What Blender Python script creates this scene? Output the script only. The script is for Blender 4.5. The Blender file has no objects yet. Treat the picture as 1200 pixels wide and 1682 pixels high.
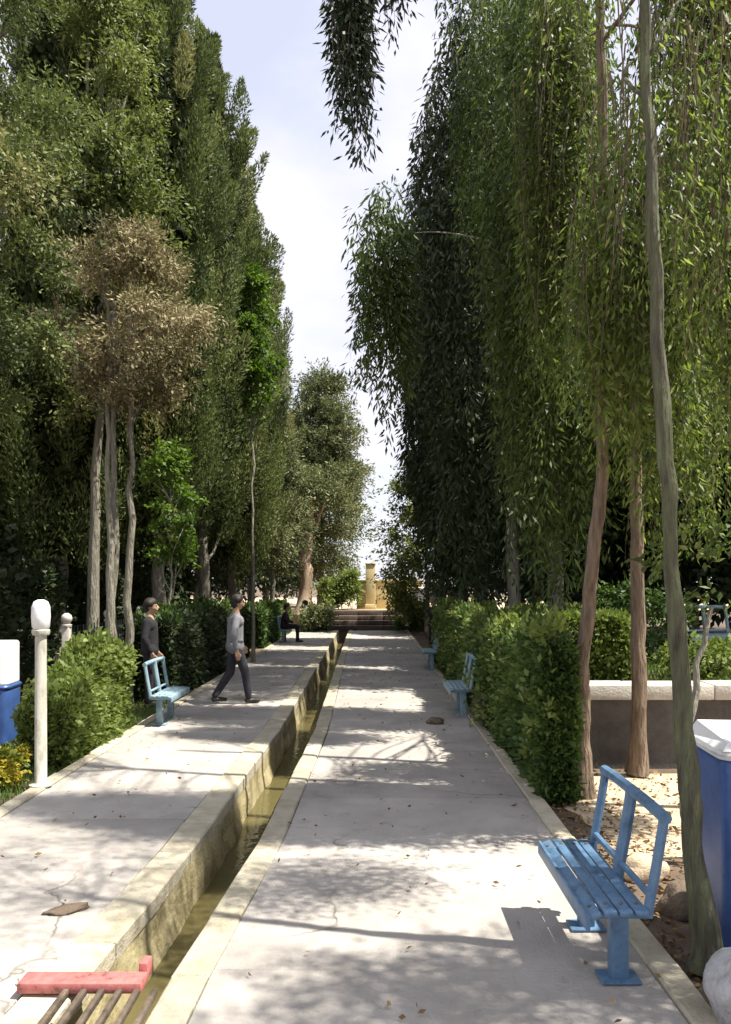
import bpy, bmesh, math, random
import numpy as np
from mathutils import Vector, Matrix
random.seed(7)
RNG = np.random.default_rng(11)
S = bpy.context.scene
COL = S.collection

# ------------------------------------------------------------------ camera, sky, sun, exposure
cam_d = bpy.data.cameras.new('camera')
cam = bpy.data.objects.new('camera', cam_d); COL.objects.link(cam)
cam.location = (0, 0, 2.0); cam.rotation_euler = (math.radians(90), 0, 0)
cam_d.lens = 26.75; cam_d.sensor_width = 36; cam_d.sensor_fit = 'AUTO'
cam_d.shift_y = 119/1682; cam_d.shift_x = -10/1682
cam_d.clip_start = 0.05; cam_d.clip_end = 6000
S.camera = cam

SUN_EL = math.radians(62)
SUN_AZ = Vector((0.975, -0.2)).normalized()          # towards the sun, on the ground plane
sun_dir = Vector((SUN_AZ.x*math.cos(SUN_EL), SUN_AZ.y*math.cos(SUN_EL), math.sin(SUN_EL)))
w = bpy.data.worlds.new('World'); S.world = w; w.use_nodes = True
nt = w.node_tree; nt.nodes.clear()
out = nt.nodes.new('ShaderNodeOutputWorld'); bg = nt.nodes.new('ShaderNodeBackground')
sky = nt.nodes.new('ShaderNodeTexSky'); sky.sky_type = 'NISHITA'; sky.sun_disc = False
sky.sun_elevation = SUN_EL; sky.sun_rotation = math.atan2(SUN_AZ.x, SUN_AZ.y)
tc = nt.nodes.new('ShaderNodeTexCoord'); mp = nt.nodes.new('ShaderNodeMapping'); mp.inputs['Scale'].default_value = (1.6, 1.6, 3.2)
nz = nt.nodes.new('ShaderNodeTexNoise'); nz.inputs['Scale'].default_value = 2.2; nz.inputs['Detail'].default_value = 7
rp = nt.nodes.new('ShaderNodeValToRGB'); rp.color_ramp.elements[0].position = .36; rp.color_ramp.elements[1].position = .62
rp.color_ramp.elements[0].color = (.62, .62, .62, 1); rp.color_ramp.elements[1].color = (1, 1, 1, 1)
mx = nt.nodes.new('ShaderNodeMix'); mx.data_type = 'RGBA'; mx.inputs['B'].default_value = (4.7, 4.7, 5.3, 1)
L = nt.links.new
L(tc.outputs['Generated'], mp.inputs['Vector']); L(mp.outputs['Vector'], nz.inputs['Vector']); L(nz.outputs['Fac'], rp.inputs['Fac'])
L(rp.outputs['Color'], mx.inputs['Factor']); L(sky.outputs['Color'], mx.inputs['A']); L(mx.outputs['Result'], bg.inputs['Color'])
bg.inputs['Strength'].default_value = 0.10; L(bg.outputs['Background'], out.inputs['Surface'])
sl = bpy.data.lights.new('sun', 'SUN'); sl.energy = 5.0; sl.angle = math.radians(0.55); sl.color = (1, .95, .86)
so = bpy.data.objects.new('sun', sl); COL.objects.link(so)
so.rotation_euler = sun_dir.to_track_quat('Z', 'Y').to_euler(); so.location = (20, -6, 30)
S.view_settings.view_transform = 'Standard'; S.view_settings.look = 'None'
S.view_settings.exposure = 1.12; S.view_settings.gamma = 1; S.view_settings.use_curve_mapping = False
S.render.engine = 'CYCLES'
try:
    S.cycles.max_bounces = 6; S.cycles.diffuse_bounces = 3; S.cycles.transmission_bounces = 4
except Exception: pass

# ------------------------------------------------------------------ materials
def ramp(n, stops):
    r = n.new('ShaderNodeValToRGB'); e = r.color_ramp.elements
    while len(e) < len(stops): e.new(.5)
    for k, (p, c) in enumerate(stops): e[k].position = p; e[k].color = (*c, 1)
    return r
def surf(name, stops, scale=6, rough=.8, bump=.3, bscale=40, detail=6, metal=0, stretch=None, attr=False, bdist=.02, spec=.4):
    """noise-coloured principled surface with fine relief"""
    m = bpy.data.materials.new(name); m.use_nodes = True; n = m.node_tree.nodes; l = m.node_tree.links.new
    b = n['Principled BSDF']; b.inputs['Roughness'].default_value = rough; b.inputs['Metallic'].default_value = metal
    b.inputs['Specular IOR Level'].default_value = spec
    t = n.new('ShaderNodeTexCoord'); mp = n.new('ShaderNodeMapping')
    if stretch: mp.inputs['Scale'].default_value = stretch
    geo = n.new('ShaderNodeNewGeometry')
    l(geo.outputs['Position'], mp.inputs['Vector'])
    z = n.new('ShaderNodeTexNoise'); z.inputs['Scale'].default_value = scale; z.inputs['Detail'].default_value = detail
    z.inputs['Roughness'].default_value = .65
    r = ramp(n, stops); l(mp.outputs['Vector'], z.inputs['Vector']); l(z.outputs['Fac'], r.inputs['Fac'])
    colour = r.outputs['Color']
    if attr:                                   # small shift of tone from piece to piece
        oi = n.new('ShaderNodeObjectInfo'); mr = n.new('ShaderNodeMapRange')
        mr.inputs['To Min'].default_value = .86; mr.inputs['To Max'].default_value = 1.08
        hv = n.new('ShaderNodeHueSaturation'); l(oi.outputs['Random'], mr.inputs['Value']); l(mr.outputs['Result'], hv.inputs['Value'])
        l(colour, hv.inputs['Color']); colour = hv.outputs['Color']
    l(colour, b.inputs['Base Color'])
    if bump:
        z2 = n.new('ShaderNodeTexNoise'); z2.inputs['Scale'].default_value = bscale; z2.inputs['Detail'].default_value = 8
        bp = n.new('ShaderNodeBump'); bp.inputs['Strength'].default_value = bump; bp.inputs['Distance'].default_value = bdist
        l(mp.outputs['Vector'], z2.inputs['Vector']); l(z2.outputs['Fac'], bp.inputs['Height']); l(bp.outputs['Normal'], b.inputs['Normal'])
    return m
def foliage(name, stops, trans=.28, rough=.55):
    m = bpy.data.materials.new(name); m.use_nodes = True; n = m.node_tree.nodes; l = m.node_tree.links.new
    b = n['Principled BSDF']; b.inputs['Roughness'].default_value = rough; b.inputs['Specular IOR Level'].default_value = .35
    a = n.new('ShaderNodeAttribute'); a.attribute_name = 'tint'
    r = ramp(n, stops); l(a.outputs['Fac'], r.inputs['Fac']); l(r.outputs['Color'], b.inputs['Base Color'])
    t = n.new('ShaderNodeBsdfTranslucent'); hv = n.new('ShaderNodeHueSaturation'); hv.inputs['Value'].default_value = 1.35
    hv.inputs['Saturation'].default_value = 1.1
    l(r.outputs['Color'], hv.inputs['Color']); l(hv.outputs['Color'], t.inputs['Color'])
    mix = n.new('ShaderNodeMixShader'); mix.inputs['Fac'].default_value = trans
    l(b.outputs['BSDF'], mix.inputs[1]); l(t.outputs['BSDF'], mix.inputs[2]); l(mix.outputs['Shader'], n['Material Output'].inputs['Surface'])
    return m
M = {}
M['soil'] = surf('soil', [(.25, (.075, .052, .034)), (.5, (.13, .095, .065)), (.75, (.2, .155, .11))], 1.6, .95, .8, 30)
M['sand'] = surf('sand', [(.3, (.40, .31, .2)), (.7, (.56, .45, .31))], 3, .95, .5, 60)
M['slab'] = surf('slab', [(.22, (.22, .20, .175)), (.42, (.335, .308, .275)), (.6, (.41, .378, .338)), (.8, (.475, .44, .395))], 1.1, .85, .35, 55, attr=True)
def add_cracks(m, scale, dark, width):
    n = m.node_tree.nodes; l = m.node_tree.links.new; b = n['Principled BSDF']; src = b.inputs['Base Color'].links[0].from_socket
    g = n.new('ShaderNodeNewGeometry'); z = n.new('ShaderNodeTexNoise'); z.inputs['Scale'].default_value = 2.3; z.inputs['Detail'].default_value = 6
    ad = n.new('ShaderNodeMix'); ad.data_type = 'VECTOR'; ad.inputs['Factor'].default_value = .32
    v = n.new('ShaderNodeTexVoronoi'); v.feature = 'DISTANCE_TO_EDGE'; v.inputs['Scale'].default_value = scale
    l(g.outputs['Position'], z.inputs['Vector']); l(g.outputs['Position'], ad.inputs['A']); l(z.outputs['Color'], ad.inputs['B']); l(ad.outputs['Result'], v.inputs['Vector'])
    mr = n.new('ShaderNodeMapRange'); mr.inputs['From Max'].default_value = width; mr.inputs['To Min'].default_value = 1; mr.inputs['To Max'].default_value = 0; l(v.outputs['Distance'], mr.inputs['Value'])
    z2 = n.new('ShaderNodeTexNoise'); z2.inputs['Scale'].default_value = .8; l(g.outputs['Position'], z2.inputs['Vector'])
    r2 = ramp(n, [(.48, (0, 0, 0)), (.6, (.8, .8, .8))]); l(z2.outputs['Fac'], r2.inputs['Fac'])
    mu = n.new('ShaderNodeMath'); mu.operation = 'MULTIPLY'; l(mr.outputs['Result'], mu.inputs[0]); l(r2.outputs['Color'], mu.inputs[1])
    mx = n.new('ShaderNodeMix'); mx.data_type = 'RGBA'; mx.inputs['B'].default_value = (*dark, 1); l(mu.outputs[0], mx.inputs['Factor']); l(src, mx.inputs['A'])
    # scattered dirt blotches
    z3 = n.new('ShaderNodeTexNoise'); z3.inputs['Scale'].default_value = 3.4; z3.inputs['Detail'].default_value = 9; z3.inputs['Roughness'].default_value = .75; l(g.outputs['Position'], z3.inputs['Vector'])
    r3 = ramp(n, [(.56, (0, 0, 0)), (.72, (.6, .6, .6))]); l(z3.outputs['Fac'], r3.inputs['Fac'])
    m2 = n.new('ShaderNodeMix'); m2.data_type = 'RGBA'; m2.inputs['B'].default_value = (.15, .13, .105, 1); l(r3.outputs['Color'], m2.inputs['Factor']); l(mx.outputs['Result'], m2.inputs['A'])
    l(m2.outputs['Result'], b.inputs['Base Color'])
add_cracks(M['slab'], .55, (.09, .08, .065), .006)
M['joint'] = surf('joint', [(.3, (.17, .155, .13)), (.7, (.28, .26, .225))], 9, .95, .5, 80)
M['coping'] = surf('coping', [(.25, (.27, .235, .16)), (.5, (.43, .385, .285)), (.8, (.53, .485, .38))], 3.2, .85, .5, 45, attr=True)
M['channel_wall'] = surf('channel_wall', [(.25, (.12, .10, .045)), (.5, (.33, .28, .15)), (.8, (.5, .44, .28))], 4, .8, .6, 30)
M['channel_floor'] = surf('channel_floor', [(.3, (.06, .052, .02)), (.55, (.13, .11, .04)), (.8, (.2, .18, .09))], 5, .7, .7, 30)
M['bark_moss'] = surf('bark_moss', [(.3, (.05, .046, .032)), (.46, (.105, .10, .065)), (.6, (.13, .145, .07)), (.75, (.21, .22, .14))], 20, .95, 1.0, 34, stretch=(1, 1, .16), bdist=.06)
M['bark_brown'] = surf('bark_brown', [(.3, (.10, .068, .045)), (.5, (.20, .145, .10)), (.75, (.30, .235, .17))], 20, .95, 1.0, 34, stretch=(1, 1, .16), bdist=.06)
M['bark_pale'] = surf('bark_pale', [(.3, (.13, .12, .09)), (.5, (.25, .23, .175)), (.75, (.36, .34, .27))], 20, .9, 1.0, 34, stretch=(1, 1, .16), bdist=.06)
M['bark_ochre'] = surf('bark_ochre', [(.3, (.18, .11, .065)), (.5, (.32, .23, .15)), (.75, (.46, .39, .28))], 3, .9, .6, 20, stretch=(1, 1, .4))
M['blue'] = surf('blue_paint', [(.27, (.07, .045, .03)), (.33, (.055, .105, .17)), (.45, (.085, .165, .27)), (.7, (.125, .215, .32))], 11, .42, .25, 90, spec=.5)
M['pale_blue'] = surf('pale_blue_paint', [(.25, (.12, .19, .22)), (.45, (.22, .325, .38)), (.7, (.30, .41, .46))], 12, .5, .2, 90)
M['navy'] = surf('bin_blue', [(.25, (.028, .06, .18)), (.5, (.042, .095, .27)), (.8, (.06, .125, .33))], 5, .4, .15, 60, spec=.5)
M['white'] = surf('white_paint', [(.25, (.55, .54, .50)), (.45, (.76, .76, .73)), (.8, (.82, .82, .80))], 6, .5, .15, 60)
M['offwhite'] = surf('cream_paint', [(.3, (.24, .22, .16)), (.48, (.46, .44, .36)), (.8, (.56, .54, .46))], 7, .6, .2, 60, stretch=(1, 1, .35))
M['red'] = surf('red_paint', [(.36, (.14, .08, .06)), (.42, (.40, .115, .105)), (.8, (.50, .20, .18))], 17, .6, .12, 90)
M['iron'] = surf('rusty_iron', [(.3, (.05, .04, .03)), (.6, (.13, .10, .07)), (.8, (.24, .21, .17))], 14, .7, .4, 60)
M['dark_iron'] = surf('dark_iron', [(.3, (.012, .014, .014)), (.7, (.03, .034, .032))], 9, .55, .2, 60)
M['pale_stone'] = surf('pale_stone', [(.3, (.38, .35, .30)), (.7, (.56, .53, .47))], 5, .9, .4, 40)
M['boulder'] = surf('boulder', [(.25, (.20, .19, .185)), (.5, (.40, .39, .385)), (.8, (.58, .57, .56))], 7, .9, .8, 30)
M['ochre'] = surf('ochre_plaster', [(.3, (.50, .39, .19)), (.6, (.63, .52, .29)), (.8, (.70, .60, .38))], 2, .9, .3, 30)
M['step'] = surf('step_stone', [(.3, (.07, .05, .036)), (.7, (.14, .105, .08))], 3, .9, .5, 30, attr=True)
M['wall_dark'] = surf('shaded_wall', [(.3, (.06, .055, .05)), (.7, (.13, .12, .11))], 3, .9, .5, 30)  # dark tone stands for the shade on the wall face
M['skin'] = surf('skin', [(.3, (.36, .21, .14)), (.7, (.45, .28, .19))], 8, .6, .05, 60)
M['shirt'] = surf('shirt_grey', [(.3, (.17, .17, .18)), (.7, (.23, .23, .24))], 14, .9, .3, 90)
M['black_cloth'] = surf('black_cloth', [(.3, (.012, .012, .014)), (.7, (.028, .027, .03))], 14, .95, .3, 90)
M['trouser'] = surf('trouser_cloth', [(.3, (.022, .022, .028)), (.7, (.045, .043, .052))], 14, .95, .3, 90)
M['maroon'] = surf('maroon_cloth', [(.3, (.022, .012, .018)), (.7, (.05, .025, .035))], 14, .95, .3, 90)
M['hair'] = surf('dark_hair', [(.3, (.012, .010, .008)), (.7, (.03, .024, .018))], 50, .6, .4, 90)
M['grey_hair'] = surf('grey_hair', [(.3, (.20, .20, .20)), (.7, (.36, .36, .36))], 50, .6, .4, 90)
M['shoe'] = surf('shoe_leather', [(.3, (.012, .01, .01)), (.7, (.03, .026, .024))], 14, .5, .1, 60)
M['leaf_litter'] = foliage('dry_leaves', [(0, (.09, .05, .022)), (.5, (.19, .115, .05)), (1, (.30, .21, .09))], .1, .8)
M['cypress'] = foliage('cypress_leaf', [(0, (.022, .034, .012)), (.45, (.098, .13, .038)), (.8, (.19, .22, .07)), (1, (.27, .26, .11))], .28, .7)
M['cypress_b'] = foliage('cypress_leaf_olive', [(0, (.03, .042, .014)), (.45, (.112, .145, .042)), (.8, (.20, .235, .075)), (1, (.27, .26, .12))], .25, .7)
M['dry_brown'] = foliage('dry_cone_leaf', [(0, (.07, .07, .03)), (.3, (.17, .15, .07)), (.6, (.31, .265, .145)), (1, (.44, .39, .24))], .15, .8)
M['olive'] = foliage('olive_leaf', [(0, (.05, .062, .022)), (.45, (.125, .145, .055)), (.8, (.20, .215, .095)), (1, (.27, .27, .14))], .25)
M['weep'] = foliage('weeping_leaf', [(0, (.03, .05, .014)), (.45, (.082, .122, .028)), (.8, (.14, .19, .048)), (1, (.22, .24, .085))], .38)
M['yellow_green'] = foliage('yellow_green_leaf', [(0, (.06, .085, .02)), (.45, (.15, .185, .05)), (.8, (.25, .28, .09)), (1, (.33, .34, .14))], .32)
M['weep_lit'] = foliage('weeping_leaf_lit', [(0, (.055, .09, .018)), (.45, (.16, .215, .045)), (.8, (.25, .30, .08)), (1, (.36, .34, .14))], .5)  # brighter copy of the weeping leaf, sunlight put into its colour
M['bright'] = foliage('young_leaf', [(0, (.045, .085, .014)), (.5, (.105, .175, .026)), (1, (.19, .26, .055))], .42)
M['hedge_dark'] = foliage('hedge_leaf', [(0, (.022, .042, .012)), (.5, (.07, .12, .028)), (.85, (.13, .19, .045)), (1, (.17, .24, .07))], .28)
M['hedge_lit'] = foliage('hedge_leaf_yellow_lit', [(0, (.07, .105, .02)), (.5, (.15, .20, .045)), (1, (.25, .30, .09))], .35)  # yellow-green hedge leaf, brightened in colour to read as sunlit
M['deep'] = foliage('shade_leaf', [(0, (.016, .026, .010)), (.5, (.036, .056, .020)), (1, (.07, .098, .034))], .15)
M['grass'] = foliage('grass_blade', [(0, (.04, .085, .015)), (.5, (.09, .16, .03)), (1, (.17, .22, .06))], .3)
M['yellow_bloom'] = foliage('yellow_bloom', [(0, (.10, .15, .02)), (.5, (.30, .27, .03)), (1, (.55, .42, .04))], .3)
def water_mat():
    m = bpy.data.materials.new('channel_water'); m.use_nodes = True; n = m.node_tree.nodes; l = m.node_tree.links.new
    b = n['Principled BSDF']; b.inputs['Base Color'].default_value = (.10, .085, .035, 1); b.inputs['Roughness'].default_value = .03
    b.inputs['IOR'].default_value = 1.33
    z = n.new('ShaderNodeTexNoise'); z.inputs['Scale'].default_value = 9; bp = n.new('ShaderNodeBump'); bp.inputs['Strength'].default_value = .25
    bp.inputs['Distance'].default_value = .02
    g = n.new('ShaderNodeNewGeometry'); l(g.outputs['Position'], z.inputs['Vector']); l(z.outputs['Fac'], bp.inputs['Height']); l(bp.outputs['Normal'], b.inputs['Normal'])
    return m
M['water'] = water_mat()

# ------------------------------------------------------------------ helpers
def link(name, me, mat=None, parent=None):
    if mat and not me.materials: me.materials.append(M[mat] if isinstance(mat, str) else mat)
    o = bpy.data.objects.new(name, me); COL.objects.link(o)
    if parent: o.parent = parent
    return o
def tag(o, label=None, cat=None, group=None, kind=None):
    if label: o['label'] = label
    if cat: o['category'] = cat
    if group: o['group'] = group
    if kind: o['kind'] = kind
    return o
def empty(name, loc, rz=0, label=None, cat=None, group=None):
    o = bpy.data.objects.new(name, None); COL.objects.link(o); o.location = loc; o.rotation_euler = (0, 0, rz)
    o.empty_display_size = .2
    return tag(o, label, cat, group)
def copy_tree(o, parent=None):
    c = o.copy(); COL.objects.link(c); c.parent = parent
    for ch in [x for x in o.children]: copy_tree(ch, c)
    return c
def quads(name, V, F4, tint=None, smooth=False):
    me = bpy.data.meshes.new(name); V = np.asarray(V, np.float32); F4 = np.asarray(F4, np.int32)
    me.vertices.add(len(V)); me.vertices.foreach_set('co', V.ravel())
    me.loops.add(F4.size); me.loops.foreach_set('vertex_index', F4.ravel())
    me.polygons.add(len(F4)); me.polygons.foreach_set('loop_start', np.arange(0, F4.size, F4.shape[1], dtype=np.int32))
    me.polygons.foreach_set('loop_total', np.full(len(F4), F4.shape[1], np.int32))
    me.update(calc_edges=True)
    if tint is not None:
        a = me.attributes.new('tint', 'FLOAT', 'FACE'); a.data.foreach_set('value', np.clip(tint, 0, 1).astype(np.float32))
    if smooth: me.polygons.foreach_set('use_smooth', np.ones(len(F4), bool))
    return me
def unit(v): return v/np.maximum(np.linalg.norm(v, axis=1, keepdims=True), 1e-9)
def leaf_mesh(name, P, D, ln, wd, tint):
    N = len(P); D = unit(D); R = RNG.normal(size=(N, 3)); Sd = unit(np.cross(D, R)); ln = ln[:, None]; wd = wd[:, None]
    nrm = np.cross(D, Sd)
    V = np.empty((N, 4, 3)); V[:, 0] = P; V[:, 1] = P+D*ln*.45+Sd*wd*.5+nrm*wd*.12; V[:, 2] = P+D*ln; V[:, 3] = P+D*ln*.45-Sd*wd*.5+nrm*wd*.12
    return quads(name, V.reshape(-1, 3), np.arange(N*4).reshape(N, 4), tint)
def tube(pts, rad, seg=10, rough=0., cap=True):
    """tapered tube along pts -> V, F (quads, caps as degenerate-free fans of quads via centre are skipped: ends closed with ngon tris)"""
    pts = np.asarray(pts, float); n = len(pts); rad = np.broadcast_to(np.asarray(rad, float), (n,))
    T = np.gradient(pts, axis=0); T = unit(T); up = np.array([0, 0, 1.]) if abs(T[0, 2]) < .9 else np.array([1., 0, 0])
    V = []; ph = RNG.uniform(0, 6.28, 5)
    A = np.cross(T[0], up); A /= np.linalg.norm(A)
    for k in range(n):
        A = A-T[k]*A.dot(T[k]); A /= np.linalg.norm(A); B = np.cross(T[k], A)
        ang = np.linspace(0, 2*np.pi, seg, endpoint=False)
        rr = rad[k]*(1+(rough*(np.sin(2*ang+k*.45+ph[0])*.5+np.sin(3*ang-k*.8+ph[1])*.4+np.sin(5*ang+k*1.3+ph[2])*.3+np.sin(7*ang+ph[3])*.25+.35*math.sin(k*.9+ph[4])) if rough else 0))
        V.append(pts[k]+np.outer(np.cos(ang)*rr, A)+np.outer(np.sin(ang)*rr, B))
    V = np.concatenate(V); F = []
    for k in range(n-1):
        for s in range(seg):
            a = k*seg+s; b = k*seg+(s+1) % seg; F.append((a, b, b+seg, a+seg))
    if cap:
        F.append(tuple(range(seg-1, -1, -1))); F.append(tuple(range((n-1)*seg, n*seg)))
    return V, F
def pyd(name, parts, smooth=True):
    V = []; F = []; o = 0
    for v, f in parts:
        V += [tuple(p) for p in v]; F += [tuple(i+o for i in q) for q in f]; o += len(v)
    me = bpy.data.meshes.new(name); me.from_pydata(V, [], F); me.update()
    if smooth:
        me.polygons.foreach_set('use_smooth', np.ones(len(me.polygons), bool))
        try: me.set_sharp_from_angle(angle=math.radians(40))
        except Exception: pass
    return me
def box(x0, x1, y0, y1, z0, z1, bev=.0):
    """box with chamfered edges along its top when bev > 0"""
    if bev <= 0:
        V = [(x, y, z) for z in (z0, z1) for x, y in ((x0, y0), (x1, y0), (x1, y1), (x0, y1))]
        F = [(3, 2, 1, 0), (4, 5, 6, 7)]+[(i, (i+1) % 4, (i+1) % 4+4, i+4) for i in range(4)]
        return V, F
    V = []
    for z, d in ((z0, 0), (z1-bev, 0), (z1, bev)):
        V += [(x0+d, y0+d, z), (x1-d, y0+d, z), (x1-d, y1-d, z), (x0+d, y1-d, z)]
    F = [(3, 2, 1, 0), (8, 9, 10, 11)]
    for k in (0, 4): F += [(k+i, k+(i+1) % 4, k+(i+1) % 4+4, k+i+4) for i in range(4)]
    return V, F
def bevel_box(name, x0, x1, y0, y1, z0, z1, bev=.01, seg=2):
    bm = bmesh.new(); bmesh.ops.create_cube(bm, size=1)
    for v in bm.verts: v.co = (x0+(v.co.x+.5)*(x1-x0), y0+(v.co.y+.5)*(y1-y0), z0+(v.co.z+.5)*(z1-z0))
    bmesh.ops.bevel(bm, geom=bm.edges[:], offset=bev, segments=seg, affect='EDGES', profile=.5)
    me = bpy.data.meshes.new(name); bm.to_mesh(me); bm.free()
    me.polygons.foreach_set('use_smooth', np.ones(len(me.polygons), bool))
    try: me.set_sharp_from_angle(angle=math.radians(35))
    except Exception: pass
    return me
def square_bar(pts, w, name, bev=.004):
    """bar of square section bent through pts (in a vertical plane)"""
    v, f = tube(pts, w*.7071, 4)
    return v, f
def lathe(name, prof, seg=20):
    V = []; F = []
    for r, z in prof:
        V += [(r*math.cos(2*math.pi*k/seg), r*math.sin(2*math.pi*k/seg), z) for k in range(seg)]
    for i in range(len(prof)-1):
        for k in range(seg): F.append((i*seg+k, i*seg+(k+1) % seg, (i+1)*seg+(k+1) % seg, (i+1)*seg+k))
    F.append(tuple(range(seg-1, -1, -1))); F.append(tuple(range((len(prof)-1)*seg, len(prof)*seg)))
    return pyd(name, [(V, F)])
def noise1(y, s, a): return a*(math.sin(y*s+1.3)+.6*math.sin(y*s*2.3+.4)+.3*math.sin(y*s*5.1))

# ------------------------------------------------------------------ ground, path and channel
LEFT, RIGHT = -3.33, 1.60
YS0, YS1 = -3.0, 33.0
cy = [-3, 3.6, 5.95, 10.4, 18, 31, 60]; cxr = [-1.12, -1.03, -.87, -.77, -.86, -.98, -1.0]
def chan_r(y): return float(np.interp(y, cy, cxr))
def chan_l(y): return chan_r(y)-float(np.interp(y, [0, 4, 8, 20], [.42, .44, .50, .46]))
def build_ground():
    ys = [-2500, -40, -3.02]+list(np.arange(-3, 33.01, .75))+[33.02, 45, 90, 400, 4000]
    V = []; F = []
    for y in ys:
        tr = -3.01 < y < 33.01
        l, r = chan_l(y), chan_r(y); zz = -.46 if tr else -.16
        row = [(-3000, -.06), (-40, -.06), (LEFT-.02, -.06), (LEFT, -.16), (l-.14, -.16), (l-.13, zz), (r+.13, zz), (r+.14, -.16), (RIGHT, -.16), (RIGHT+.02, -.06), (40, -.06), (3000, -.06)]
        V += [(x, y, z if abs(x) > 100 or tr or z > -.1 else (-.06 if not tr else z)) for x, z in row]
    n = 12
    for k in range(len(ys)-1):
        for s in range(n-1): F.append((k*n+s, k*n+s+1, (k+1)*n+s+1, (k+1)*n+s))
    return pyd('ground', [(V, F)], False)
tag(link('ground', build_ground(), 'soil'), kind='structure')

def strip(name, mat, prof, ys, kind='structure', parent=None):
    """open profile swept along y; prof(y) -> list of (x, z)"""
    V = []; F = []; n = None
    for y in ys:
        p = prof(y); n = len(p); V += [(x, y, z) for x, z in p]
    for k in range(len(ys)-1):
        for s in range(n-1): F.append((k*n+s, k*n+s+1, (k+1)*n+s+1, (k+1)*n+s))
    o = link(name, pyd(name, [(V, F)], False), mat, parent)
    if kind: tag(o, kind=kind)
    return o
chy = list(np.arange(YS0, YS1+.01, .25))
channel = strip('channel', 'channel_floor', lambda y: [(chan_l(y)-.02, -.44), (chan_r(y)+.02, -.44)], chy)
for side in (0, 1):
    f = (lambda y: [(chan_l(y)-.12, -.06), (chan_l(y)+noise1(y, 2.1, .006), -.06), (chan_l(y)+.02+noise1(y, 3.1, .012), -.25), (chan_l(y)+.05+noise1(y, 2.7, .02), -.45)]) if side == 0 else \
        (lambda y: [(chan_r(y)-.05+noise1(y, 2.9, .02), -.45), (chan_r(y)-.02+noise1(y, 3.3, .012), -.25), (chan_r(y)+noise1(y, 2.2, .006), -.06), (chan_r(y)+.12, -.06)])
    strip('channel_wall', 'channel_wall', f, chy, None, channel)
tag(strip('water', 'water', lambda y: [(chan_l(y)+.02, -.405), (chan_r(y)-.02, -.405)], chy, None), kind='structure')

path = empty('path', (0, 0, 0)); tag(path, kind='structure')
strip('mortar_bed', 'joint', lambda y: [(LEFT+.02, -.03), (chan_l(y)-.06, -.03)], chy, None, path)
strip('mortar_bed', 'joint', lambda y: [(chan_r(y)+.06, -.03), (RIGHT-.02, -.03)], chy, None, path)
def slab(name, mat, xa, xb, xc, xd, y0, y1, z0, z1, bev, tilt=.0):
    """slab with near edge xa..xb at y0 and far edge xc..xd at y1; chamfered top"""
    z = [z1+random.uniform(-tilt, tilt) for _ in range(4)]; b = bev
    j_ = lambda: random.uniform(-1, 1)*(.007 if name != 'paving_slab' else 0)
    xa += j_(); xb += j_(); xc += j_(); xd += j_()
    V = [(xa, y0, z0), (xb, y0, z0), (xd, y1, z0), (xc, y1, z0), (xa, y0, z[0]-b), (xb, y0, z[1]-b), (xd, y1, z[2]-b), (xc, y1, z[3]-b),
         (xa+b, y0+b, z[0]), (xb-b, y0+b, z[1]), (xd-b, y1-b, z[2]), (xc+b, y1-b, z[3])]
    F = [(8, 9, 10, 11)]
    for k in (0, 4): F += [(k+i, k+(i+1) % 4, k+(i+1) % 4+4, k+i+4) for i in range(4)]
    return link(name, pyd(name, [(V, F)], False), mat, path)
g = .0025
y = YS0
while y < YS1-.05:
    y1 = min(y+.95, YS1)
    # left lane two bays, right lane two bays; slab edges follow the channel
    ls0, ls1 = chan_l(y)-.24, chan_l(y1)-.24
    slab('paving_slab', 'slab', LEFT+.15+g, ls0-g, LEFT+.15+g, ls1-g, y+g, y1-g, -.1, 0, .005, .004)
    y = y1
y = YS0-.4
while y < YS1-.05:
    y1 = min(y+1.05, YS1)
    rs0, rs1 = chan_r(y)+.18, chan_r(y1)+.18
    slab('paving_slab', 'slab', rs0+g, RIGHT-.15-g, rs1+g, RIGHT-.15-g, y+g, y1-g, -.1, 0, .005, .004)
    y = y1
y = YS0
while y < YS1-.05:
    y1 = min(y+random.uniform(.62, .78), YS1)
    slab('coping_stone', 'coping', chan_l(y)-.24+g, chan_l(y)+.01, chan_l(y1)-.24+g, chan_l(y1)+.01, y+g, y1-g, -.1, .012, .012, .006)
    y = y1
y = YS0
while y < YS1-.05:
    y1 = min(y+random.uniform(.62, .78), YS1)
    slab('coping_stone', 'coping', chan_r(y)-.01, chan_r(y)+.18-g, chan_r(y1)-.01, chan_r(y1)+.18-g, y+g, y1-g, -.1, .012, .012, .006)
    y = y1
for xa, xb in ((LEFT, LEFT+.15), (RIGHT-.15, RIGHT)):
    y = YS0
    while y < YS1-.05:
        y1 = min(y+1.0, YS1)
        slab('edging_stone', 'coping', xa, xb-g, xa, xb-g, y+g, y1-g, -.14, .02, .012, .004)
        y = y1
# sandy ground beyond the right hand trunks, lawn on the raised bed and to the left
def patch(name, mat, x0, x1, y0, y1, z, n=10, wob=.25):
    V = [((x0+x1)/2, (y0+y1)/2, z)]; k = 40
    for i in range(k):
        a = 2*math.pi*i/k; ca, sa = math.cos(a), math.sin(a); s = max(abs(ca), abs(sa))**.75
        q = 1+random.uniform(-wob, wob)*.25
        V.append(((x0+x1)/2+ca/s*(x1-x0)/2*q, (y0+y1)/2+sa/s*(y1-y0)/2*q, z))
    F = [(0, 1+i, 1+(i+1) % k) for i in range(k)]
    return link(name, pyd(name, [(V, F)], False), mat)
tag(patch('sandy_ground', 'sand', 1.75, 6.5, 5.6, 8.3, -.05), kind='structure')

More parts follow.
